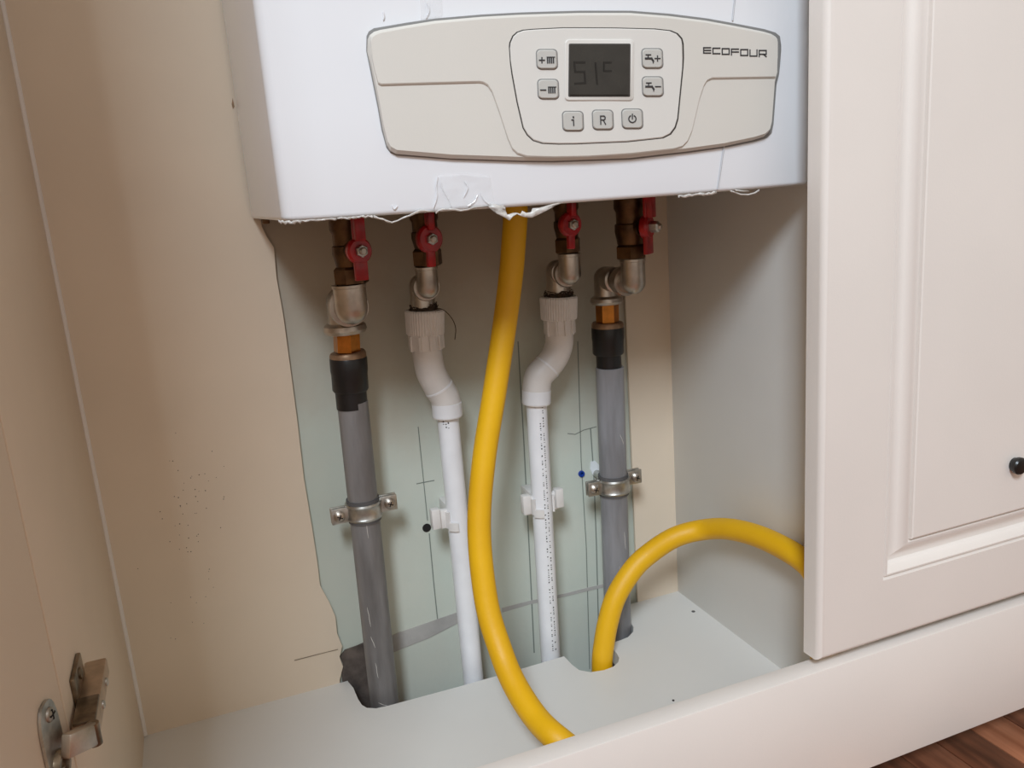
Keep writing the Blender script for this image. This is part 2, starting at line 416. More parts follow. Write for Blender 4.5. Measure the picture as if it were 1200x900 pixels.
# ================================================================== BOILER
BX0, BX1, BYB = .0600, .4615, .758
XC = (BX0 + BX1) / 2
def yfront(X):
    u = (X - XC) / (BX1 - XC)
    return .524 + .013 * u * u
def onf(px, py, off=0.):                   # intersect the pixel ray with the curved front (off = proud of it)
    Y = .53
    for _ in range(6):
        p = at(px, py, Y=Y); Y = yfront(p.x) - off
    return at(px, py, Y=Y)
boil = thing('boiler', 'white wall-hung gas boiler with grey control fascia above the pipes', 'boiler', (XC, BYB, H))
def zbot(X): return H - .0102 - .0040 * (X - BX0) / .4 - .0009 * (1 - ((X - XC) / .2) ** 2)
xs = []
nx = 60
for i in range(nx + 1): xs.append(BX0 + (BX1 - BX0) * i / nx)
prof = []                                  # plan outline: side back -> rounded corner -> front -> corner -> side back
rc = .007
prof.append((BX0, BYB))
yl = yfront(BX0 + rc)
for t in range(7):
    a = t / 6 * math.pi / 2; prof.append((BX0 + rc * (1 - math.cos(a)), yl + rc * (1 - math.sin(a))))
for x_ in xs:
    if BX0 + rc + .001 < x_ < BX1 - rc - .001: prof.append((x_, yfront(x_)))
for t in range(7):
    a = (6 - t) / 6 * math.pi / 2; prof.append((BX1 - rc * (1 - math.cos(a)), yl + rc * (1 - math.sin(a))))
prof.append((BX1, BYB))
zt = H + .60
V = []; Fc = []; rows = []
def inw(x_, y_, d):                        # shift inward
    sx_ = 1 if x_ < BX0 + rc + .001 else (-1 if x_ > BX1 - rc - .001 else 0)
    return (x_ + sx_ * d, y_ + (d if y_ < .7 else 0))
br = .003
for t in range(5):
    a = t / 4 * math.pi / 2
    rows.append((br * (1 - math.sin(a)), br * (1 - math.cos(a))))
levels = [(.012, .004)] + [(.003, 0)] + rows[::1]
R_ = []
R_.append([(*inw(x_, y_, .010), zbot(x_) + .006) for x_, y_ in prof])
R_.append([(*inw(x_, y_, .009), zbot(x_) + .0002) for x_, y_ in prof])
for t in range(5):
    a = t / 4 * math.pi / 2
    R_.append([(*inw(x_, y_, br * (1 - math.sin(a))), zbot(x_) + br * (1 - math.cos(a))) for x_, y_ in prof])
for zz in (.05, .10, .15, .20, .25): R_.append([(x_, y_, H - .0 + zz) for x_, y_ in prof])
R_.append([(x_, y_, zt) for x_, y_ in prof])
n = len(prof)
for r_ in R_: V += [Vector(p) for p in r_]
for i in range(len(R_) - 1):
    for k in range(n - 1): Fc.append((i * n + k, i * n + k + 1, (i + 1) * n + k + 1, (i + 1) * n + k))
Fc.append(tuple((len(R_) - 1) * n + k for k in range(n)))
build('casing', V, Fc, 'boiler', boil, smooth=40)
zb_ = H - .004
build('underside', *box2((BX0 + .011, .536, zb_), (BX1 - .011, BYB, zb_ + .006)), 'nickeldark', boil)

def interp(P, x_):
    for (a, b), (c_, d_) in zip(P, P[1:]):
        if a <= x_ <= c_: return b + (d_ - b) * (x_ - a) / (c_ - a + 1e-12)
    return P[0][1] if x_ < P[0][0] else P[-1][1]
def split_outline(px, off):                # px loop: top left->right first, then bottom left->right as two lists
    return [(p.x, p.z) for p in (onf(a, b, off) for a, b in px)]
def plate(name, top, bot, off0, off1, m, parent, rim=.0012, nsub=90):
    t = split_outline(top, off1); b = split_outline(bot, off1)
    x0 = max(t[0][0], b[0][0]); x1 = min(t[-1][0], b[-1][0])
    X = sorted(set([x0 + (x1 - x0) * i / nsub for i in range(nsub + 1)] + [q[0] for q in t + b if x0 < q[0] < x1]))
    V = []; Fc = []
    for x_ in X:
        zt_ = interp(t, x_); zb2 = interp(b, x_); y_ = yfront(x_)
        if zt_ - zb2 < .0004: zt_ = zb2 + .0004
        e = min(rim, (zt_ - zb2) / 3); f_ = min(1, (min(x_ - x0, x1 - x_)) / rim + .25)
        V += [(x_, y_ - off0, zt_), (x_, y_ - (off0 + (off1 - off0) * .55 * f_), zt_), (x_, y_ - (off0 + (off1 - off0) * f_), zt_ - e), (x_, y_ - (off0 + (off1 - off0) * f_), zb2 + e), (x_, y_ - (off0 + (off1 - off0) * .55 * f_), zb2), (x_, y_ - off0, zb2)]
    for i in range(len(X) - 1):
        for k in range(5): Fc.append((i * 6 + k, i * 6 + k + 1, (i + 1) * 6 + k + 1, (i + 1) * 6 + k))
    Fc += [(0, 5, 4, 3, 2, 1), tuple((len(X) - 1) * 6 + k for k in range(6))]
    return build(name, V, Fc, m, parent, smooth=14)
TOP = [(432.3, 60), (432.5, 45), (434.5, 40), (439, 36.5), (446, 34.3), (476.7, 29), (510, 23.6), (565.6, 18.8), (610, 16.4), (680, 14.3), (740, 14.3), (784.4, 17.8), (828.9, 23.3), (860, 29), (895.6, 36), (906, 39), (911, 42), (913.5, 46), (914.4, 52), (914.4, 60)]
# bottom boundary incl. the two slanted ends
BOT = [(432.3, 60), (436.7, 80), (445.6, 125), (450, 150), (455, 170), (458.5, 176), (465.6, 180), (530, 185.3), (612, 188), (650, 188.3), (740, 185), (806.7, 177.3), (848.9, 171.5), (884.4, 164), (897, 160), (902.5, 155), (904.6, 146), (908, 100), (911, 88), (914.4, 60)]
def grow(P, d, cx=675, cy=100):
    out = []
    for a, b in P:
        out.append((a + d * (1 if a > 905 else (-1 if a < 470 else 0)) * 1., b + (d if b > cy and 440 < a < 912 else (-d if b < cy - 30 and a > 433 else 0))))
    return out
plate('fascia_surround', [(429.5, 60), (429.8, 42), (432.5, 36.5), (438, 33), (476, 26.5), (510, 21.5), (565, 16.8), (610, 14.4), (680, 12.3), (740, 12.4), (785, 15.9), (829, 21.4), (860, 27), (897, 34.2), (909, 38), (914, 42), (916, 52), (916, 60)],
      [(429.5, 60), (434, 82), (443, 127), (447.3, 152), (453, 173), (457.5, 179), (465, 182.2), (530, 187.2), (612, 189.9), (650, 190.2), (740, 187), (806.7, 179.2), (849, 173.3), (885, 165.9), (899, 161.5), (904.5, 156), (906.5, 146), (910, 100), (913, 88), (916, 60)], .0, .0007, 'gap', boil, rim=.0005)
fas = plate('fascia', TOP, BOT, .0, .0050, 'fascia', boil, rim=.0022)
# raised upper part of the fascia: follows the top and the crease
CR = [(447, 99.8), (562, 96.5), (567, 97.4), (572, 100.5), (577, 108), (586, 133), (596, 164), (601, 175), (607, 180.5), (618, 184), (650, 184.8), (690, 184), (740, 180.8), (790, 175.2), (800, 172.2), (806, 166), (811, 154), (820, 116), (825, 101), (829, 95), (835, 92.2), (910.5, 91)]
TOP2 = [(434.5, 60), (434.8, 47), (437, 41.5), (441, 38.8), (447, 36.6), (476.7, 31.2), (510, 25.8), (565.6, 20.8), (610, 18.4), (680, 16.3), (740, 16.3), (784.4, 19.8), (828.9, 25.3), (860, 31), (895.6, 38), (904, 40.5), (909, 43.5), (911.5, 47), (912.3, 60)]
CR2 = [(434.5, 60), (440, 85), (443.5, 98)] + [(447, 99.8)] + CR[1:-1] + [(909, 91), (910.5, 80), (912.3, 60)]
plate('fascia_raised_band', TOP2, CR2, .0048, .0064, 'fascia', boil, rim=.0009, nsub=160)
# central control panel with groove around it
CT = [(596.4, 60), (597.5, 50), (601, 42), (606, 37.5), (613, 35), (625, 33.9), (660, 32.2), (720, 32.4), (768, 33.6), (786, 35.6), (794, 39), (799, 44.5), (801.6, 53), (801.9, 62)]
CB = [(596.4, 60), (600, 87), (606, 120), (613, 150), (618, 158.5), (625, 165), (636, 168.4), (655, 169.2), (675, 169), (735, 166.5), (777, 162), (786, 157.5), (791.5, 150), (794.5, 140), (800.4, 80), (801.9, 62)]
def scale_loop(P, s, cx=700, cy=100): return [(cx + (a - cx) * s, cy + (b - cy) * s) for a, b in P]
plate('panel_groove', scale_loop(CT, 1.006), scale_loop(CB, 1.006), .0060, .00662, 'groove', boil, rim=.0003)
plate('control_panel', scale_loop(CT, .990), scale_loop(CB, .990), .0060, .0071, 'fascia2', boil, rim=.0006)
PO = .0071
def quad_round(cx, cy, w_, h_, r, skew=0., off=PO, n=5):
    pts = []
    for sx_, sy_, a0_ in ((1, -1, -90), (1, 1, 0), (-1, 1, 90), (-1, -1, 180)):
        for k in range(n + 1):
            a = math.radians(a0_ + 90 * k / n)
            x_ = sx_ * (w_ / 2 - r) + r * math.cos(a); y_ = sy_ * (h_ / 2 - r) + r * math.sin(a)
            pts.append(onf(cx + x_ + skew * y_, cy + y_, off))
    return pts
def pad(name, cx, cy, w_, h_, r, off0, off1, m, parent, skew=0., bev=.0008):
    a = quad_round(cx, cy, w_, h_, r, skew, off0); b = quad_round(cx, cy, w_, h_, r, skew, off0 + (off1 - off0) * .6)
    c_ = quad_round(cx, cy, w_ - 2.2 if w_ > 10 else w_ * .9, h_ - 2.2 if w_ > 10 else h_ * .9, max(r - .8, .2), skew, off1)
    n_ = len(a); V = a + b + c_; Fc = []
    for L0 in (0, 1):
        for k in range(n_): Fc.append((L0 * n_ + k, L0 * n_ + (k + 1) % n_, (L0 + 1) * n_ + (k + 1) % n_, (L0 + 1) * n_ + k))
    Fc.append(tuple(range(2 * n_, 3 * n_)))
    return build(name, V, Fc, m, parent, smooth=30)
# display: light frame, dark screen, faint reading
pad('display_frame', 702.5, 82, 81, 72, 5, PO - .0002, PO + .0009, 'fascia2', boil, skew=-.01)
pad('display_seal', 702.5, 82.3, 72.5, 62.5, 1.5, PO + .0007, PO + .0011, 'groove', boil, skew=-.01)
scr = pad('display_screen', 702.5, 82.3, 69.5, 59.5, 1.0, PO + .0009, PO + .0014, 'lcd', boil, skew=-.01)
def stroke(g, P, w_, off, dz=.00025):
    pts = [onf(a, b, off) for a, b in P]
    for a, b in zip(pts, pts[1:]):
        d = (b - a)
        if d.length < 1e-6: continue
        d.normalize(); nn = Vector((d.z, 0, -d.x)).normalized(); ww = w_ / 2; e = d * ww * .9
        q = [a - e + nn * ww, b + e + nn * ww, b + e - nn * ww, a - e - nn * ww]
        g.add(*prism(q, (0, -dz, 0)))
PX = .00056                                # metres per pixel on the boiler front
g = G()
S = PO + .0014
stroke(g, [(685, 73), (673, 73), (674, 84)], 2 * PX, S); stroke(g, [(674, 84), (685, 84), (686, 97), (674, 98)], 2 * PX, S)
stroke(g, [(698, 74), (700, 98)], 2 * PX, S)
stroke(g, [(716, 73), (708, 73), (708, 83), (716, 83)], 1.8 * PX, S)
g.build('display_digits', 'lcdseg', boil)
def circ(cx, cy, r, a0_=0, a1_=360, n=14): return [(cx + r * math.cos(math.radians(a0_ + (a1_ - a0_) * k / n)), cy + r * math.sin(math.radians(a0_ + (a1_ - a0_) * k / n))) for k in range(n + 1)]
def glyph(kind, cx, cy):
    g = G(); o_ = PO + .0017; w1 = 1.3 * PX
    if kind in ('+r', '-r'):
        stroke(g, [(cx - 9, cy + 1), (cx - 3, cy + 1)], w1, o_)
        if kind == '+r': stroke(g, [(cx - 6, cy - 2), (cx - 6, cy + 4)], w1, o_)
        for k in range(4): stroke(g, [(cx + .5 + k * 2.3, cy - 2), (cx + .7 + k * 2.3, cy + 4)], 1.5 * PX, o_)
        stroke(g, [(cx, cy - 2.6), (cx + 9, cy - 2.6)], .9 * PX, o_)
    if kind in ('t+', 't-'):
        stroke(g, [(cx - 8, cy), (cx - 1, cy), (cx + 1, cy + 3)], 2.2 * PX, o_); stroke(g, [(cx - 5, cy - 1), (cx - 5, cy - 4)], w1, o_)
        stroke(g, [(cx - 7.5, cy - 4.3), (cx - 2, cy - 4.3)], w1, o_); stroke(g, [(cx + 1, cy + 4), (cx + 1, cy + 5)], w1, o_)
        stroke(g, [(cx + 3, cy), (cx + 9, cy)], w1, o_)
        if kind == 't+': stroke(g, [(cx + 6, cy - 3), (cx + 6, cy + 3)], w1, o_)
    if kind == 'i':
        stroke(g, [(cx - 1.5, cy - 1.5), (cx + .5, cy - 1.5), (cx + .8, cy + 5)], w1, o_); stroke(g, [(cx + .3, cy - 5), (cx + .5, cy - 4.3)], 1.7 * PX, o_)
    if kind == 'R':
        stroke(g, [(cx - 2.5, cy + 5), (cx - 2.8, cy - 4.5), (cx + 1.3, cy - 4.5), (cx + 2.5, cy - 3.2), (cx + 2.5, cy - 1.2), (cx + 1.3, cy), (cx - 2, cy)], w1, o_)
        stroke(g, [(cx + .3, cy), (cx + 3, cy + 5)], w1, o_)
    if kind == 'p':
        stroke(g, circ(cx, cy, 4.2, -60, 240), w1, o_); stroke(g, [(cx, cy - 5.5), (cx, cy)], w1, o_)
    return g
for (cx, cy, kind) in [(641, 69.5, '+r'), (642.5, 104.5, '-r'), (764.5, 68.5, 't+'), (765, 101.5, 't-'), (671.5, 142, 'i'), (706.5, 140.5, 'R'), (741, 139.3, 'p')]:
    seat = pad('button_gap', cx, cy, 25.6, 24.4, 5, PO - .0002, PO + .00015, 'gap', boil, skew=.04)
    b_ = pad('button', cx, cy, 23.2, 22, 4.5, PO - .0002, PO + .0016, 'button', boil, skew=.04)
    glyph(kind, cx, cy).build('button_symbol', 'ink', b_)
# lettering ECOFOUR, wide square strokes
g = G(); S = .0064
def LT(ch, x0, w_, yt, yb):
    x1 = x0 + w_; ym = (yt + yb) / 2; W_ = 1.6 * PX
    if ch == 'E':
        stroke(g, [(x1, yt), (x0, yt), (x0, yb), (x1, yb)], W_, S); stroke(g, [(x0, ym), (x1, ym)], W_, S)
    if ch == 'C': stroke(g, [(x1, yt), (x0, yt), (x0, yb), (x1, yb)], W_, S)
    if ch == 'O': stroke(g, [(x0, yt), (x1, yt), (x1, yb), (x0, yb), (x0, yt)], W_, S)
    if ch == 'F': stroke(g, [(x1, yt), (x0, yt), (x0, yb)], W_, S); stroke(g, [(x0, ym), (x1, ym)], W_, S)
    if ch == 'U': stroke(g, [(x0, yt), (x0, yb), (x1, yb), (x1, yt)], W_, S)
    if ch == 'R': stroke(g, [(x0, yb), (x0, yt), (x1, yt), (x1, ym + .8), (x0, ym + .8)], W_, S); stroke(g, [(x1 - 3.5, ym + .8), (x1, yb)], W_, S)
x_ = 824.5
for i, ch in enumerate('ECOFOUR'):
    wd = 8.2; u = i / 6
    LT(ch, x_, wd, 56 + 3.2 * u, 62.2 + 4.2 * u); x_ += 10.85
g.build('lettering', 'ink', boil)
# protective film: clear sheet over the left part, its dark vertical edge, torn strips along the bottom
def sheet(name, P, off, m, parent, th=.0003, crinkle=0.):
    pts = [onf(a, b, off) for a, b in P]
    if crinkle: pts = [p + Vector((0, random.uniform(-crinkle, crinkle), 0)) for p in pts]
    return build(name, *prism(pts, (0, -th, 0)), m, parent)
def foldline(P, r, m, off=.0006):
    return build('film_edge', *tube([onf(a, b, off) for a, b in P], r, 6), m, boil)
M['filmedge'] = mat('film_edge', (186, 187, 190), .35)
foldline([(872, -240), (861, 0), (858.5, 24)], .0006, 'filmedge'); foldline([(848.5, 171), (845, 195), (841, 222)], .0006, 'filmedge')
M['filmglint'] = mat('film_glint_fold', (240, 241, 244), .12, coat=1., alpha=.75)  # white tubes along film folds, with bright glints put into their colour
for P_ in ([(513, 206), (511, 218), (512, 230), (508, 244)], [(516, 212), (519, 222), (526, 234), (529, 243)], [(544, 212), (548, 220), (543, 232)], [(560, 228), (556, 236), (548, 242)], [(563, 226), (567, 234), (574, 240)], [(449, 13), (450, 19), (449, 24)], [(459, 240), (462, 245), (466, 241)], [(500, 2), (503, 12), (499, 22)]):
    build('film_glint_fold', *tube(catmull([onf(a, b, .0007) for a, b in P_], 4), [.0001] + [.0005] * (4 * (len(P_) - 1) - 1) + [.0001], 6), 'filmglint', boil)
def crinkled(px_poly_rows, off, m, name, amp):
    V = []; Fc = []; nc = len(px_poly_rows[0])
    for r_ in px_poly_rows:
        for a, b in r_: V.append(onf(a, b, off + random.uniform(0, amp)))
    for i in range(len(px_poly_rows) - 1):
        for k in range(nc - 1): Fc.append((i * nc + k, i * nc + k + 1, (i + 1) * nc + k + 1, (i + 1) * nc + k))
    return build(name, V, Fc, m, boil, smooth=60)
rows_ = []
for j in range(7):
    v = j / 6; rows_.append([(512 - 2 * v + u / 9 * (62 + 8 * v), 203 + 6 * abs(u / 9 - .5) + (42 - 8 * u / 9) * v) for u in range(10)])
crinkled(rows_, .0006, 'clearfilm', 'protective_film', .0016)
rows_ = []
for j in range(5):
    v = j / 4; rows_.append([(492 + u / 5 * 26, -4 + (27 - u) * v) for u in range(6)])
crinkled(rows_, .0006, 'clearfilm', 'protective_film', .0014)
def ribbon(P, wpx, off=.0008, jit=.35, name='torn_film'):
    V = []; Fc = []
    for i, (a, b) in enumerate(P):
        w1 = (wpx[i] if hasattr(wpx, '__len__') else wpx) * random.uniform(1 - jit, 1 + jit) / 2
        o1 = off + random.uniform(-.001, .0012)
        V += [onf(a, b - w1, o1), onf(a + .3, b + w1, o1 + random.uniform(-.0015, .0005))]
    for i in range(len(P) - 1): Fc.append((i * 2, i * 2 + 1, i * 2 + 3, i * 2 + 2))
    o = build(name, V, Fc, 'film', boil, smooth=20)
    md = o.modifiers.new('thick', 'SOLIDIFY'); md.thickness = .0004
    return o
def ragged(x0, y0, x1, y1, n, amp, wpx): 
    return [(x0 + (x1 - x0) * i / n, y0 + (y1 - y0) * i / n + random.uniform(-amp, amp)) for i in range(n + 1)], wpx
ribbon(*ragged(326, 260.5, 352, 260.5, 16, 1.3, 3.5))
ribbon(*ragged(352, 259, 395, 257, 14, .5, 1.8))
ribbon(*ragged(395, 256.5, 438, 253.5, 18, .8, 2.4))
ribbon([(438, 254), (444, 256), (449, 257), (453, 259.5), (459, 261), (466, 258.5), (473, 255), (480, 253), (486, 250), (492, 247.5), (500, 247.3), (510, 248)], [3, 3, 2.4, 2.2, 2.2, 2, 2, 2.4, 3, 3, 2.2, 1.5])
ribbon([(511, 250), (514, 247), (518, 245.5), (532, 245.5), (540, 247), (548, 246), (556, 243.5), (572, 242)], [2, 3, 2.2, 2, 3, 3, 2, 2])
# the flap around the hose: outline with a hole
outer = [(572, 241), (575, 245), (582, 250), (590, 254), (597, 258.5), (601, 253.5), (606, 250.5), (611, 253), (617, 255), (624, 255), (630, 252), (641, 246.5), (652, 240.5), (662, 236.5)]
inner = [(590, 240.5), (592, 244), (593, 248), (594.5, 251.5), (598, 250.5), (600.5, 249.6), (605, 249), (610, 250.8), (612, 247), (617, 249.5), (622.5, 248.5), (624, 244), (632, 243.5), (648, 239), (662, 235.5)][:14]
V = []; Fc = []
for a, b in zip(outer, inner): V += [onf(a[0], a[1], .0012 + random.uniform(-.0012, .0012)), onf(b[0], b[1], .0006)]
for i in range(len(outer) - 1): Fc.append((i * 2, i * 2 + 1, i * 2 + 3, i * 2 + 2))
o = build('torn_film', V, Fc, 'film', boil, smooth=20); md = o.modifiers.new('thick', 'SOLIDIFY'); md.thickness = .0004
ribbon([(570, 240.5), (580, 242), (588, 243.5), (592, 244)], [3, 5, 6, 3])
ribbon(*ragged(795, 230.5, 840, 226, 14, .8, 3))
ribbon([(856, 224), (862, 226), (868, 228), (877, 228), (884, 226.5), (890, 223)], [2, 2.6, 2, 1.8, 2, 2])
ribbon([(862, 223), (869, 224), (878, 224)], [2, 1.6, 1.6])
# small rusty bracket end below the left rear corner
p = at(311, 258, Y=.754); build('mounting_bracket', *box(p, .006, .01, .006, .0008), 'oldbrass', boil)

# ================================================================== PIPEWORK
Y2 = .727
UPV = Vector((0, 0, 1))
def vert_at(px, py, Y, py2):               # point straight above/below on a true vertical
    p = at(px, py, Y=Y); q = at(px, py2, Y=Y); return Vector((p.x, Y, q.z))
def zpx(px, py, Y): return at(px, py, Y=Y).z

def pipe(name, a, b, r, m, label, cat, group):
    o = build(name, *tube([a, b], r, 32), m); 
    lab(o, label, cat, group); return o

def valve(px, Yv, ytop, yhex, ybot, wpx, hub, tilt, label, side=0.):
    """body axis through px=(x at mid, y mid); hub=(x,y) picture position of the handle centre"""
    c = at(px[0], px[1], Y=Yv); ax = lambda y_: Vector((c.x, Yv, zpx(px[0], y_, Yv)))
    t = thing('ball_valve', label, 'valve', ax(ybot), 'ball valves under the boiler')
    r = psz(wpx, c) / 2
    top = ax(ytop); bot = ax(ybot); hx_ = ax(yhex); L_ = (top - bot).length
    top = top + UPV * .01
    build('body', *turn(hx_, top, [(0, r * .86), (.1, r * .92), (.22, r * 1.02), (.34, r * 1.0), (.36, r * .9), (.55, r * .9), (.62, r * 1.02), (.8, r * 1.0), (.82, r * .88), (1, r * .88)], 30), 'oldbrass', t)
    build('hex_end', *turn(bot, hx_, [(0, r * .92), (.08, r * 1.06), (.85, r * 1.06), (1, r * .9)], 6, phase=math.pi / 6 + side * .3), 'oldbrass', t, smooth=20)
    # stem and handle face the room
    d0 = Vector((hub[2], -1, 0)).normalized()
    rr = .030
    # find hub centre: on the pixel ray of hub at distance along d0
    zc = zpx(hub[0], hub[1], Yv - r - .014)
    hc = at(hub[0], hub[1], Y=Yv - (r + .008) * abs(d0.y) - .004)
    st = Vector((c.x, Yv, hc.z))
    build('stem', *turn(st, hc, [(0, .0085), (.7, .0075), (.7, .006), (1, .006)], 20), 'oldbrass', t)
    return t, c, r, hc, d0
def handle(t, hc, d0, hubr, barw, up, dn_, twist, nutoff=.004):
    # flat red T/butterfly handle: disc with a bar up and a tab down
    sd = Vector((0, 0, 1)).cross(d0).normalized()
    ct, st = math.cos(twist), math.sin(twist)
    U_ = Vector((0, 0, 1)) * ct + sd * st; S_ = sd * ct - Vector((0, 0, 1)) * st
    g = G()
    g.add(*turn(hc - d0 * .004, hc + d0 * .003, [(0, hubr * .96), (.15, hubr), (.7, hubr), (1, hubr * .86)], 30))
    rot = Matrix((S_, d0, U_)).transposed()
    g.add(*box(hc + U_ * (up / 2), barw, .0035, up, .001, rot))
    g.add(*box(hc + U_ * (up * .62) + d0 * .003, barw * .9, .007, up * .74, .0012, rot))
    g.add(*box(hc - U_ * (dn_ * .55), barw * 1.15, .0045, dn_, .001, rot))
    h = g.build('handle', 'red', t, smooth=30)
    h['label'] = 'red metal handle'
    build('nut', *turn(hc + d0 * .002, hc + d0 * (.003 + nutoff), [(0, .0050), (.8, .0050), (1, .0042)], 6), 'steel', t, smooth=20)
    build('stem_end', *turn(hc + d0 * .005, hc + d0 * (.005 + nutoff), [(0, .0030), (.8, .0030), (1, .002)], 14), 'chrome', t)

def elbow_pair(vx, vy_top, vy_bot, Yv, r1, qx, qy_top, qy_bot, Yq, r2, label, ring=True, rcol='chrome', seat=True):
    """street elbow: down from the valve, back towards the wall, down onto the pipe axis"""
    c1 = at(vx, (vy_top + vy_bot) / 2, Y=Yv); top = Vector((c1.x, Yv, zpx(vx, vy_top, Yv)))
    zb1 = zpx(vx, vy_bot, Yv)
    zc = zb1 + r1 * 1.02
    q = at(qx, qy_bot, Y=Yq); qb = Vector((q.x, Yq, q.z))
    t = thing('elbow_fitting', label, 'pipe fitting', (q.x, Yq, q.z), 'metal elbow fittings')
    A = Vector((c1.x, Yv, zc)); B = Vector((q.x, Yq, zc))
    dh = (B - A); Lh = dh.length; dhn = dh.normalized()
    # front leg: vertical cylinder ending in a rounded heel
    pts = [top, top - UPV * .002, top - UPV * .002, A + UPV * r1 * .2]
    g = G()
    pr = [(top, r1 * 1.0), (top - UPV * .0022, r1 * 1.0), (top - UPV * .0026, r1 * .95), (A, r1 * .95)]
    for k in range(1, 8):
        a = k / 7 * math.pi / 2; pr.append((A - UPV * math.sin(a) * r1 * .95, max(r1 * .95 * math.cos(a), r1 * .02)))
    V, Fc = turn(pr[0][0], pr[-1][0], [((pr[0][0].z - p_.z) / (pr[0][0].z - pr[-1][0].z), r_) for p_, r_ in pr], 32)
    build('elbow_front', V, Fc, rcol, t, smooth=50)
    # horizontal leg with a collar
    build('elbow_neck', *turn(A - dhn * r1 * .3, B, [(0, r1 * .9), (.26, r1 * .92), (.265, r1 * 1.16), (.33, r1 * 1.22), (.44, r1 * 1.16), (.46, r1 * .86), (.62, r1 * .86), (.64, r1 * 1.02), (.8, r1 * 1.02), (1, r1 * .9)], 32), rcol, t, smooth=40)
    # rear leg: domed on top, down to the ring
    ztop = zc + r2 * .95
    pr = [(ztop - r2 * .95 * (1 - math.sin(a)), max(r2 * .95 * math.cos(a), .0003)) for a in [math.pi / 2 * (1 - k / 7) for k in range(8)]]
    zz = qb.z; ringh = r2 * .60
    pr += [(zz + ringh * 1.7, r2 * .95), (zz + ringh * 1.2, r2 * 1.0)]
    if ring: pr += [(zz + ringh * .9, r2 * 1.28), (zz + ringh * .45, r2 * 1.34), (zz + ringh * .1, r2 * 1.22), (zz, r2 * 1.0)]
    else: pr += [(zz, r2 * 1.0)]
    a_, b_ = Vector((q.x, Yq, pr[0][0])), Vector((q.x, Yq, pr[-1][0]))
    V, Fc = turn(a_, b_, [((pr[0][0] - z_) / (pr[0][0] - pr[-1][0]), r_) for z_, r_ in pr], 32)
    build('elbow_rear', V, Fc, rcol, t, smooth=35)
    return t, qb

YV1, YV2, YV3, YV4 = .676, .706, .695, .676
# --- valve 1 (left grey pipe)
t, c, r, hc, d0 = valve((409, 298), YV1, 256, 312, 333.5, 38, (421, 294, .22), 0, 'leftmost red-handled brass valve, above the left grey pipe')
handle(t, hc, d0, psz(15.5, hc), psz(14, hc), .030, psz(33, hc), 0.02)
t, c, r, hc, d0 = valve((498.5, 275), YV2, 248, 291, 312, 33, (503.5, 280, .18), 0, 'second red-handled brass valve from the left, directly left of the yellow hose')
handle(t, hc, d0, psz(16.5, hc), psz(9, hc), .028, psz(31, hc), 0.03)
t, c, r, hc, d0 = valve((664, 265), YV3, 236, 278, 296.5, 30, (668.5, 263, .12), 0, 'third red-handled brass valve, just right of the yellow hose top')
handle(t, hc, d0, psz(14.5, hc), psz(8, hc), .028, psz(27, hc), 0.04)
t, c, r, hc, d0 = valve((738.5, 268), YV4, 230, 286, 303, 36, (759, 266, .75), 0, 'rightmost and largest brass valve, its red handle turned to the side')
handle(t, hc, d0, psz(14, hc), psz(16, hc), .032, psz(30, hc), 0.0, nutoff=.008)
EL = 'nickel elbow pair '
e1, q1 = elbow_pair(411.5, 333, 382, YV1, psz(20, at(411, 350, Y=YV1)), 405, 380, 391, Y2, psz(19, at(405, 385, Y=Y2)), EL + 'between the leftmost valve and the left grey pipe')
e2, q2 = elbow_pair(501, 312.5, 351, YV2, psz(13.5, at(500, 330, Y=YV2)), 496, 345, 362, Y2, psz(14.5, at(497, 355, Y=Y2)), EL + 'above the left white plastic pipe, wrapped in fibre', ring=False)
e3, q3 = elbow_pair(668, 297, 335, YV3, psz(13.5, at(668, 315, Y=YV3)), 655, 330, 348, Y2, psz(14.5, at(652, 335, Y=Y2)), EL + 'above the right white plastic pipe', ring=False)
e4, q4 = elbow_pair(742, 303, 346, YV4, psz(15, at(742, 320, Y=YV4)), 711, 345, 356.5, Y2, psz(14.5, at(711, 345, Y=Y2)), EL + 'joining the rightmost valve to the right grey pipe')

def adapter(px, ys, wn, wf, wb, wb2, label, loc_x):
    """brass hex nut, dull flange, black socket, narrower black spigot: ys = y pixels of the level changes"""
    P = [Vector((at(px[i], y_, Y=Y2).x, Y2, at(px[i], y_, Y=Y2).z)) for i, y_ in enumerate(ys)]
    t = thing('threaded_adapter', label, 'pipe fitting', P[-1], 'black and brass adapters on the grey pipes')
    s = lambda w_: psz(w_, P[0]) / 2
    build('brass_nut', *turn(P[1] , P[0] + UPV * .002, [(0, s(wn) * .95), (.05, s(wn) * 1.08), (.88, s(wn) * 1.08), (1, s(wn) * .95)], 6, phase=.12), 'brass', t, smooth=20)
    build('flange', *turn(P[2] - UPV * .001, P[1] + UPV * .0005, [(0, s(wf)), (.7, s(wf)), (1, s(wf) * .93)], 32), 'flange', t)
    build('black_socket', *turn(P[3], P[2] + UPV * .0002, [(0, s(wb) * .9), (.06, s(wb) * .97), (.5, s(wb) * .97), (.62, s(wb)), (.97, s(wb)), (1, s(wb) * .97)], 32), 'black', t)
    build('black_spigot', *turn(P[4] - UPV * .006, P[3] + UPV * .0005, [(0, s(wb2)), (1, s(wb2))], 32), 'black', t)
    return t
adapter([406, 407, 408, 411, 412], [390, 413, 418.5, 458, 470], 29, 43, 44, 37, 'black socket with copper-coloured nut on top of the left grey pipe', 0)
adapter([711.5, 712, 712, 713, 714], [356, 378, 383, 415, 430], 25, 38, 38.5, 30, 'black socket with brass nut on top of the right grey pipe', 0)
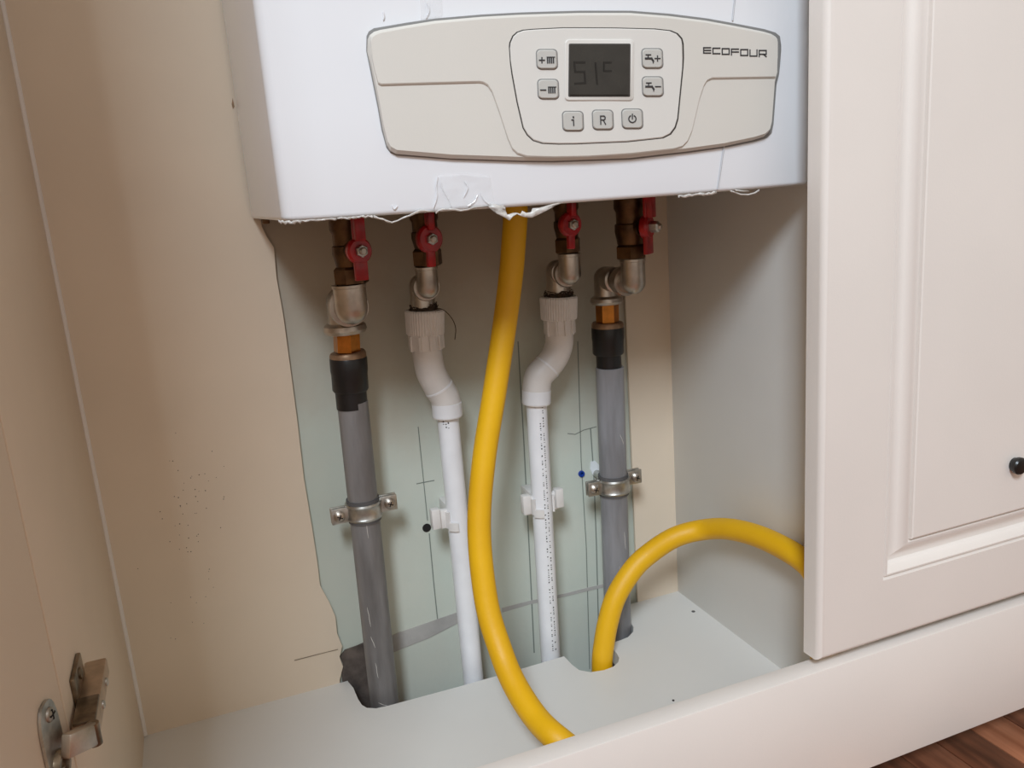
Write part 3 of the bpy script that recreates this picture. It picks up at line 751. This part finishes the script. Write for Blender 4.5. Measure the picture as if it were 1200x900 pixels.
def gpipe(a, b, wpx, label, m='pvc'):
    A = at(*a, Y=Y2); Bz = at(*b, Y=Y2); d = (Bz - A); B = A + d * ((A.z - .002) / (A.z - Bz.z))
    r = psz(wpx, A) / 2
    nst = 12; pts = [A + (B - A) * (i / nst) for i in range(nst + 1)]
    # hollow top rim
    V, Fc = turn(B, A, [(0, r)] + [(i / 10, r) for i in range(1, 10)] + [(.9985, r), (1, r * .96), (1, r * .86), (.99, r * .86)], 36)
    o = build('grey_pipe', V, Fc, m); lab(o, label, 'pipe', 'grey plastic pipes')
    return o, A, B, r
gp1, gA1, gB1, gr1 = gpipe((413, 470), (448, 800), 36, 'grey plastic pipe standing at the far left, scuffed near its foot', 'pvc_dirty')
gp2, gA2, gB2, gr2 = gpipe((714.5, 430), (724.5, 740), 33, 'grey plastic pipe on the right, behind the looped yellow hose')

M['scuff'] = mat('pale_scuff', (196, 192, 186), .8)
for o_, A_, B_, r_, lst in ((gp1, gA1, gB1, gr1, [(.80, -.2, .012, .5), (.84, .1, .010, -.4), (.88, .05, .014, .2), (.62, -.5, .012, 1.3), (.70, -.45, .016, 1.5), (.92, .2, .010, .9), (.55, -.6, .02, 1.5), (.30, -.1, .03, 1.55)]), (gp2, gA2, gB2, gr2, [(.20, .3, .012, 1.2), (.6, -.2, .02, 1.5), (.66, .1, .016, 1.5), (.5, .3, .02, 1.5)])):
    ax = (B_ - A_).normalized()
    for t_, an, ln, sl in lst:
        P_ = []
        for k in range(6):
            u = (k / 5 - .5) * ln; a_ = an + math.cos(sl) * u / r_ + random.uniform(-.02, .02); d_ = Vector((math.sin(a_), -math.cos(a_), 0))
            P_.append(A_ + (B_ - A_) * t_ + ax * math.sin(sl) * u + d_ * (r_ + .00005))
        build('scuff_mark', *tube(P_, [.0001] + [.0003] * 4 + [.0001], 5), 'scuff', o_)

# --- white plastic unions, bends and pipes
def union(px, ys, w1, w2, label, w3=34):
    P = [Vector((at(px[i], y_, Y=Y2).x, Y2, at(px[i], y_, Y=Y2).z)) for i, y_ in enumerate(ys)]
    t = thing('plastic_union', label, 'pipe fitting', P[-1], 'white plastic unions')
    s = lambda w_: psz(w_, P[0]) / 2
    build('ribbed_nut', *turn(P[1], P[0], [(0, s(w1) * .92), (.04, s(w1) * .96), (.93, s(w1)), (1, s(w1) * .94), (1, s(w1) * .7)], 176, rib=lambda i, j: 1 + (.016 if j % 4 < 2 else -.016)), 'ppr2', t, smooth=25)
    build('octagonal_skirt', *turn(P[2], P[1] + UPV * .0005, [(0, s(w2) * .96), (.1, s(w2)), (1, s(w2))], 8, phase=.3), 'ppr2', t, smooth=20)
    g = G()
    for k in range(5):
        a = math.pi * (1.1 + k * .2 * 1.0) ; dirv = Vector((math.cos(a), math.sin(a), 0)); 
        m_ = (P[1] + P[2]) / 2 + dirv * s(w2) * .98
        rt = Matrix.Rotation(a, 3, 'Z'); g.add(*box(m_, .002, .0022, (P[1] - P[2]).length * 1.0, .0004, rt))
    g.build('lug', 'ppr2', t)
    return t, P[-1]
def bend(P_px, wpx, label, collar_px):
    pts = [at(a, b, Y=Y2) for a, b in P_px]
    t = thing('plastic_bend', label, 'pipe fitting', pts[-1], 'white offset bends')
    r = psz(wpx, pts[0]) / 2
    n_ = len(pts); h = n_ // 2
    up_ = catmull(pts, 6)
    k = int(len(up_) * collar_px)
    build('upper_elbow', *tube(up_[:k + 1], r, 32), 'ppr2', t, smooth=40)
    build('lower_elbow', *tube(up_[k - 0:], [r * 1.015] * (len(up_) - k), 32), 'ppr2', t, smooth=40)
    j = up_[k]; dj = (up_[k + 1] - up_[k - 1]).normalized()
    build('joint_bead', *turn(j - dj * .0012, j + dj * .0012, [(0, r * .99), (.2, r * 1.035), (.8, r * 1.035), (1, r * .99)], 32), 'ppr', t)
    e = up_[-1]; de = (up_[-1] - up_[-2]).normalized()
    build('socket_rim', *turn(e - de * .014, e, [(0, r * .98), (.05, r * 1.04), (.93, r * 1.04), (1, r * .9)], 32), 'ppr', t)
    return t
union([497.5, 498.5, 499.5], [363, 391.5, 409], 46, 42, 'ribbed white union nut atop the left white pipe')
union([654.5, 655, 655.5], [347, 374, 391.5], 44, 37, 'ribbed white union nut atop the right white pipe')
bend([(500, 407), (501.5, 420), (505, 436), (513, 452), (521, 465), (523.5, 476), (524.5, 488)], 35, 'white double bend stepping right, above the left white pipe', .52)
bend([(655.5, 390), (655, 404), (650, 418), (641, 430), (632, 440), (629, 452), (628.5, 473)], 33, 'white double bend stepping left, above the right white pipe', .5)
def wpipe(a, b, wpx, label, printing):
    A = at(*a, Y=Y2); Bz = at(*b, Y=Y2); d = Bz - A; B = A + d * ((A.z - .002) / (A.z - Bz.z)); r = psz(wpx, A) / 2
    A = A - d.normalized() * .008
    t = thing('white_pipe', label, 'pipe', (B.x, B.y, B.z), 'white plastic pipes')
    build('pipe_body', *tube([B, A], r, 32), 'ppr', t)
    # printing along the pipe: small dark marks on the surface facing the room
    g = G(); L_ = (A - B).length; ax = (A - B).normalized()
    for rowang, s0, s1 in printing:
        side = Vector((math.sin(rowang), -math.cos(rowang), 0)); side = (side - ax * side.dot(ax)).normalized(); tn = ax.cross(side)
        s = s0
        while s < s1:
            ln = random.choice([.0009, .0013, .0018, .0024]); 
            if random.random() < .82:
                p = A - ax * s + side * (r + .00005)
                q = [p + tn * .0006, p - tn * .0006, p - tn * .0006 - ax * ln * random.uniform(.35, .8), p + tn * .0006 - ax * ln * random.uniform(.3, .8)]
                g.add(*prism(q, side * .00012))
            s += ln + random.choice([.0006, .0008, .0010, .003])
    if g.v: g.build('printing', 'ink', t)
    return t, A, B, r
wp1, wA1, wB1, wr1 = wpipe((524.5, 486), (554.5, 793), 25.5, 'white pipe directly left of the long yellow hose', [(-.72, .007, .017), (-.5, .007, .018), (-.28, .007, .018)])
wp2, wA2, wB2, wr2 = wpipe((628.5, 472), (645.5, 773), 24.5, 'white pipe with two lines of printing, right of the yellow hose', [(.20, .006, .27), (-.12, .026, .27)])
# hemp fibres in the threads of the unions
for (px, py, n_) in [(496, 360, 26), (655, 344, 34)]:
    g = G(); c = at(px, py, Y=Y2); 
    for _ in range(n_):
        a = random.uniform(0, 6.28); r0 = psz(14, c); 
        P = []
        for k in range(5):
            P.append(c + Vector((math.cos(a) * r0, math.sin(a) * r0 * 1.0, random.uniform(-.003, .0035)))); a += random.uniform(.1, .6); r0 *= random.uniform(.96, 1.12)
        g.add(*tube(catmull(P, 3), .00035, 5))
    r0 = psz(14.5, c); g.add(*turn(c - UPV * .004, c + UPV * .003, [(0, r0), (.4, r0 * 1.12), (.8, r0), (1, r0 * .8)], 24, rib=lambda i, j: random.uniform(.92, 1.08)))
    if px < 600:
        g.add(*tube(catmull([at(512, 361, Y=.712), at(521, 364, Y=.71), at(530, 374, Y=.71), at(534, 385, Y=.712), at(533, 398, Y=.715)], 5), .0004, 5))
    o = g.build('hemp_fibre', 'hemp', e2 if px < 600 else e3, kind='stuff'); o['label'] = 'brown fibre packed around the thread'

# --- clamps on the grey pipes
def clamp(c_px, pipeA, pipeB, r, ear1, ear2, m, label):
    zc = at(*c_px, Y=Y2).z; tt = (pipeA.z - zc) / (pipeA.z - pipeB.z); c = pipeA + (pipeB - pipeA) * tt
    t = thing('pipe_clamp', label, 'pipe clamp', c + Vector((0, YW - Y2, 0)), 'metal clamps holding the grey pipes')
    h = .0095
    build('rubber_liner', *turn(c - UPV * (h + .0012), c + UPV * (h + .0012), [(0, r * 1.0), (0, r * 1.10), (1, r * 1.10), (1, r)], 36), 'rubber', t)
    build('band', *turn(c - UPV * h * .82, c + UPV * h * .82, [(0, r * 1.06), (0, r * 1.19), (.12, r * 1.24), (.22, r * 1.17), (.78, r * 1.17), (.88, r * 1.24), (1, r * 1.19), (1, r * 1.06)], 40), 'steel', t)
    for s, e_ in ((-1, ear1), (1, ear2)):
        p = c + Vector((s * (r * 1.17 + .0062), -.001, e_))
        g = G()
        for dy in (-.0026, .0026): g.add(*box(p + Vector((0, dy, 0)), .0165, .0022, .0150, .0009))
        g.build('ear', 'steel', t)
        q = p + Vector((s * .0012, -.004, 0))
        build('screw', *turn(q + Vector((0, .012, 0)), q + Vector((0, -.0035, 0)), [(0, .0022), (.70, .0022), (.71, .0052), (.86, .0052), (.96, .0036), (1, .0018)], 20), 'chrome', t)
        g = G()
        for rr_ in (0.4, 0.4 + math.pi / 2):
            rt = Matrix.Rotation(rr_, 3, 'Y'); g.add(*box(q + Vector((0, -.0034, 0)), .0052, .0008, .0009, 0, rt))
        g.build('screw_slot', 'dark', t)
    build('wall_stud', *turn(c + Vector((0, r, 0)), Vector((c.x, YW - .0005, c.z)), [(0, .004), (1, .004)], 14), 'steel', t)
clamp((427, 596), gA1, gB1, gr1, -.001, .002, 'chrome', 'steel clamp with two screws around the left grey pipe')
clamp((719, 567), gA2, gB2, gr2, .0005, .004, 'chrome', 'steel clamp with two screws around the right grey pipe')

# --- clips on the white pipes
def clip(cpx, A, B, r, label, wid, right):
    zc = at(*cpx, Y=Y2).z; tt = (A.z - zc) / (A.z - B.z); c = A + (B - A) * tt
    t = thing('pipe_clip', label, 'pipe clip', (c.x, YW, c.z), 'white clips behind the white pipes')
    g = G(); pts = []; th = .0024; h = .0165
    n_ = 22; a0_, a1_ = math.radians(-32), math.radians(212)        # open towards the room
    for k in range(n_ + 1):
        a = a0_ + (a1_ - a0_) * k / n_; pts.append(Vector((math.cos(a), math.sin(a), 0)))
    lp = [c + p * (r + .0003) for p in pts] + [c + p * (r + th) for p in pts[::-1]]
    g.add(*prism([p - UPV * h / 2 for p in lp], UPV * h))
    g.build('jaw', 'ppr2', t)
    lp = [c + Vector((math.cos(a), math.sin(a), 0)) * (r + e_) for e_, rng in ((.0003, range(9)), (th, range(8, -1, -1))) for a in [math.radians(205 + 50 * k / 8) for k in rng]]
    build('tongue', *prism([p - UPV * h * .62 for p in lp], UPV * h * .5), 'ppr2', t)
    yb = YW - (c.y + r + th * .5)
    g = G().add(*box((c.x, c.y + r + th * .5 + yb / 2, c.z), .013, yb, h * 1.0, .0008)); g.build('base', 'ppr2', t)
    for s in ((-1, 1) if right else (-1,)):
        x_ = c.x + s * (r + .0045)
        x_ = c.x + s * (r + .0035); g = G().add(*box((x_, c.y + .001, c.z + .001), .0085, .006, h * 1.15, .0012)); ex = .0085 if not right else .0040; g.add(*box((x_ + s * ex, c.y - .001, c.z + .0035), .0085, .009, h * 1.2, .0014)); g.add(*box((x_ + s * ex * .5, c.y + .001, c.z + .0035), .008, .004, h * .9, .001)); 
        g.build('latch', 'ppr2', t)
    return t
clip((534, 606), wA1, wB1, wr1, 'white clip on the left white pipe, its latch sticking out left', 0, False)
clip((637, 590), wA2, wB2, wr2, 'white clip with a latch either side of the right white pipe', 0, True)

# --- yellow hoses
def hose(P, r, name, label, seg=32):
    pts = catmull(P, 10)
    o = build(name, *tube(pts, r, seg), 'yellow', smooth=60)
    lab(o, label, 'hose', 'yellow gas hoses'); return o
P1 = []
top = at(604, 250, Y=.668); P1.append(top + Vector((0, 0, .012)));
P1.append(top)
for px, py, Y in [(601.5, 290, .668), (599, 320, .668), (591.5, 380, .667), (579.5, 460, .664), (567, 540, .66), (561.5, 620, .652), (570, 705, .636), (586.5, 762, .616), (603, 802, .592), (628, 841, .560), (656, 868, .532)]:
    P1.append(at(px, py, Y=Y))
e_ = P1[-1]; P1 += [e_ + Vector((.022, -.008, -.020)), e_ + Vector((.055, -.010, -.0315)), e_ + Vector((.10, -.010, -.0322)), e_ + Vector((.16, -.008, -.0322))]
hose(P1, .0104, 'gas_hose', 'long yellow hose hanging from the boiler and curving down behind the front rail')
P2 = []
b0 = at(705, 781, Y=.676); P2 += [b0 - UPV * .036, ]
for px, py, Y in [(705.6, 778, .676), (707.8, 755, .678), (712.5, 729, .680), (721.5, 700, .682), (738.6, 671.5, .684), (757, 652, .684), (790, 630, .683), (826, 620.5, .668)]:
    P2.append(at(px, py, Y=Y))
for px, py, X in [(861, 621, .453), (903, 634.5, .457), (948, 663, .4585)]: P2.append(at(px, py, X=X))
e_ = P2[-1]; P2 += [Vector((.4592, .517, e_.z - .022)), Vector((.4592, .5145, e_.z - .055)), Vector((.4592, .5145, ZS + .012))]
hose(P2, .0104, 'gas_hose', 'short yellow hose looping out of the shelf notch to behind the right door')
